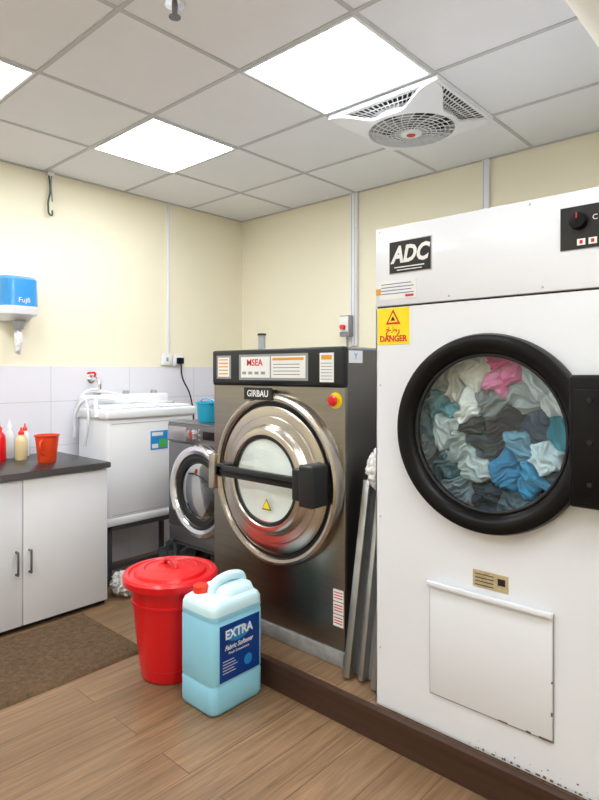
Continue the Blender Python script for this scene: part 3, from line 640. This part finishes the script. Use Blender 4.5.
loft("can_body", [sec(0.018, 0.0, 0.025), sec(0.006, 0.006), sec(0.0, 0.02), sec(0.0, 0.115), sec(0.002, 0.12), sec(0.002, 0.126), sec(0.0, 0.131), sec(0.0, 0.375), sec(0.002, 0.38), sec(0.002, 0.386), sec(0.0, 0.392), sec(0.001, 0.405)], M['jug'], g)
loft("can_empty_top", [sec(0.001, 0.4055), sec(0.002, 0.428), sec(0.008, 0.444), sec(0.022, 0.456), sec(0.045, 0.463, 0.03)], M['jugtop'], g)
loft("can_shoulder", [(jx0+0.025, jx1-0.025, jy0+0.085, jy1-0.015, 0.04, 0.452), (jx0+0.035, jx1-0.035, jy0+0.095, jy1-0.022, 0.04, 0.480), (jx0+0.06, jx1-0.06, jy0+0.115, jy1-0.05, 0.025, 0.490)], M['jugtop'], g)
tube("carry_handle", [(-1.94, jy0+0.085, 0.455), (-1.94, jy0+0.10, 0.492), (-1.94, jy0+0.135, 0.507), (-1.94, jy1-0.07, 0.507), (-1.94, jy1-0.035, 0.492), (-1.94, jy1-0.03, 0.455)], 0.022, M['jugtop'], g)
lathe("spout_neck", [(0.03, 0), (0.027, 0.018), (0, 0.018)], (-1.990, 1.567, 0.450), M['jugtop'], g, 'Z', 32)
lathe("screw_cap", [(0.032, 0), (0.032, 0.026), (0.029, 0.030), (0, 0.030)], (-1.990, 1.567, 0.462), M['red2'], g, 'Z', 24)
lx = jx1+0.0005
box("front_label", jx1-0.001, lx+0.001, jy0+0.035, jy1-0.03, 0.135, 0.365, M['label'], g)
lathe("label_swirl", [(0.046, 0.0), (0.040, 0.001), (0, 0.0012)], (lx+0.0005, jy0+0.135, 0.315), M['label2'], g, 'X', 40, 35, (0.7, 1.5, 1))
text("label_brand", "EXTRA", (lx+0.0022, jy0+0.138, 0.320), '+X', 0.052, M['paper'], g, 0.95, 0.0014)
text("label_product", "Fabric Softener", (lx+0.0018, jy0+0.138, 0.268), '+X', 0.028, M['paper'], g, 0.9, 0.0004, shear=0.3)
text("label_kind", "Fresh Concentrate", (lx+0.0018, jy0+0.138, 0.244), '+X', 0.015, M['paper'], g)
boxes("label_lines", [(lx+0.0006, lx+0.0018, jy0+0.050, jy0+0.11+0.01*(i % 3), 0.215-0.012*i, 0.217-0.012*i) for i in range(5)], M['paper'], g)
lathe("label_flower", [(0.026, 0), (0.02, 0.001), (0, 0.0015)], (lx+0.0005, jy0+0.19, 0.185), M['label2'], g, 'X', 24)

# ------------------------------------------------------------------ ceiling cassette fan
fx, fyc, fz = -1.625, 2.664, CEIL
g = group("ceiling_cassette_fan", (fx, fyc, fz))
H1, H2 = 0.318, 0.295
boxes("outer_frame", [(fx-H1, fx+H1, fyc-H2, fyc-H2+0.016, fz-0.030, fz-0.006), (fx-H1, fx+H1, fyc+H2-0.016, fyc+H2, fz-0.030, fz-0.006),
                      (fx-H1, fx-H1+0.016, fyc-H2+0.016, fyc+H2-0.016, fz-0.030, fz-0.006), (fx+H1-0.016, fx+H1, fyc-H2+0.016, fyc+H2-0.016, fz-0.030, fz-0.006)], M['white'], g)
box("backing_plate", fx-H1+0.01, fx+H1-0.01, fyc-H2+0.01, fyc+H2-0.01, fz-0.0075, fz-0.0055, M['blackm'], g)
bm = bmesh.new()
def strip(bm, p, q, w, h):
    p, q = Vector(p), Vector(q); d = (q-p).normalized(); s = Vector((-d.y, d.x, 0)).normalized()*w; u = Vector((0, 0, h))
    vs = [bm.verts.new(v) for v in (p-s, q-s, q+s, p+s, p-s+u, q-s+u, q+s+u, p+s+u)]
    for f in [(0, 3, 2, 1), (4, 5, 6, 7), (0, 1, 5, 4), (1, 2, 6, 5), (2, 3, 7, 6), (3, 0, 4, 7)]: bm.faces.new([vs[i2] for i2 in f])
ZR = 0.088
for side in range(4):
    c, s = math.cos(side*math.pi/2), math.sin(side*math.pi/2)
    HA = H1 if side % 2 == 0 else H2; HB = H2 if side % 2 == 0 else H1
    for i in range(-9, 10):
        v0 = i/9*0.94
        ua, va = 0.185, v0*0.15; ub, vb = HA-0.014, v0*(HB-0.02)
        strip(bm, (fx+ua*c-va*s, fyc+ua*s+va*c, fz-0.058), (fx+ub*c-vb*s, fyc+ub*s+vb*c, fz-0.030), 0.0028, 0.004)
    for ub in (0.245, 0.275):
        hb = 0.82*ub
        zz = fz-0.054+0.024*(ub-0.20)/(HA-0.214)
        strip(bm, (fx+ub*c+hb*s, fyc+ub*s-hb*c, zz), (fx+ub*c-hb*s, fyc+ub*s+hb*c, zz), 0.0024, 0.004)
from_bm("vent_slats", bm, M['white'], g)
bm = bmesh.new(); n = 160; NR = 8; R = []
for k in range(NR+1):
    row = []
    for i in range(n):
        a = 2*math.pi*i/n; ro = 0.238+(0.408-0.238)*abs(math.sin(2*a))**7
        t = k/NR; r = 0.220+(ro-0.220)*t
        row.append(bm.verts.new((fx+r*math.cos(a)*1.02, fyc+r*math.sin(a)*0.985, fz-ZR+0.056*((r-0.220)/0.188)**0.9 if r > 0.2201 else fz-ZR)))
    R.append(row)
inner = [bm.verts.new((fx+0.216*math.cos(2*math.pi*i/n), fyc+0.216*math.sin(2*math.pi*i/n), fz-0.03)) for i in range(n)]
R.insert(0, inner)
outer = [bm.verts.new((v.co.x, v.co.y, v.co.z+0.012)) for v in R[-1]]; R.append(outer)
for a, b in zip(R, R[1:]):
    for i in range(n): bm.faces.new((a[i], a[(i+1) % n], b[(i+1) % n], b[i]))
from_bm("star_frame", bm, M['white'], g, 40)
for k, rr_ in enumerate([0.198, 0.175, 0.152, 0.129, 0.106, 0.083]):
    torus("guard_ring_%d" % k, rr_, 0.0021, (fx, fyc, fz-ZR-0.014*(1-(rr_/0.220)**2)), M['white'], g, 'Z', 48, 6)
bm = bmesh.new()
for i in range(24):
    a = 2*math.pi*i/24
    P = []
    for r in (0.05, 0.10, 0.16, 0.220):
        aa = a+0.35*(r-0.05)/0.16
        P.append((fx+r*math.cos(aa), fyc+r*math.sin(aa), fz-ZR+0.001-0.014*(1-(r/0.220)**2)))
    for p, q in zip(P, P[1:]): strip(bm, p, q, 0.0015, 0.004)
from_bm("guard_spokes", bm, M['white'], g)
lathe("hub_disc", [(0.055, 0.0), (0.05, 0.010), (0, 0.012)], (fx, fyc, fz-ZR-0.008), M['white'], g, '-Z', 40)
lathe("hub_logo", [(0.024, 0), (0.022, 0.002), (0, 0.002)], (fx, fyc, fz-ZR-0.020), M['inkred'], g, '-Z', 32)
bm = bmesh.new()
for i in range(5):
    a = 2*math.pi*i/5
    c1, s1 = math.cos(a), math.sin(a)
    def P(r, w, z): return bm.verts.new((fx+r*c1-w*s1, fyc+r*s1+w*c1, z))
    v = [P(0.03, -0.025, fz-0.062), P(0.204, -0.050, fz-0.067), P(0.204, 0.050, fz-0.040), P(0.03, 0.025, fz-0.050)]
    bm.faces.new(v)
from_bm("fan_blades", bm, M['grey'], g)

g = group("fire_sprinkler", (-1.774, 1.277, CEIL))
lathe("escutcheon", [(0.04, 0), (0.036, 0.008), (0, 0.01)], (-1.774, 1.277, CEIL), M['chrome'], g, '-Z', 32)
lathe("deflector", [(0.012, 0.0), (0.010, 0.03), (0.006, 0.035), (0.022, 0.045), (0.022, 0.048), (0, 0.048)], (-1.774, 1.277, CEIL-0.005), M['silver'], g, '-Z', 24)
g = group("lagged_duct_pipe", (-0.53, 2.5, 2.6))
lathe("duct_tube", [(0, 0), (0.085, 0), (0.085, 2.99), (0, 2.99)], (-0.535, 0.547, 2.6), M['pipe'], g, 'Y', 48)
for i in range(4): torus("duct_band_%d" % i, 0.086, 0.004, (-0.535, 0.9+0.8*i, 2.6), M['silverl'], g, 'Y', 48, 6)
boxes("pipe_hanger", [(-0.545, -0.525, 1.0, 1.02, 2.68, CEIL-0.001), (-0.545, -0.525, 2.8, 2.82, 2.68, CEIL-0.001)], M['silverl'], g)

# ------------------------------------------------------------------ world, camera, colour
w = D.worlds.new("room_world"); SC.world = w; w.use_nodes = True
w.node_tree.nodes["Background"].inputs[0].default_value = (0.8, 0.85, 0.9, 1); w.node_tree.nodes["Background"].inputs[1].default_value = 0.3
cd = D.cameras.new("camera"); cam = D.objects.new("camera", cd); COL.objects.link(cam)
cam.location = (0, 0, 1.4); cam.rotation_euler = (math.pi/2, 0, math.radians(42.2))
cd.sensor_fit = 'HORIZONTAL'; cd.sensor_width = 36; cd.lens = 36*584/599; cd.shift_y = -28/599; cd.clip_start = 0.02
SC.camera = cam
SC.view_settings.view_transform = 'Standard'
SC.view_settings.look = 'None'
SC.view_settings.exposure = 0.10
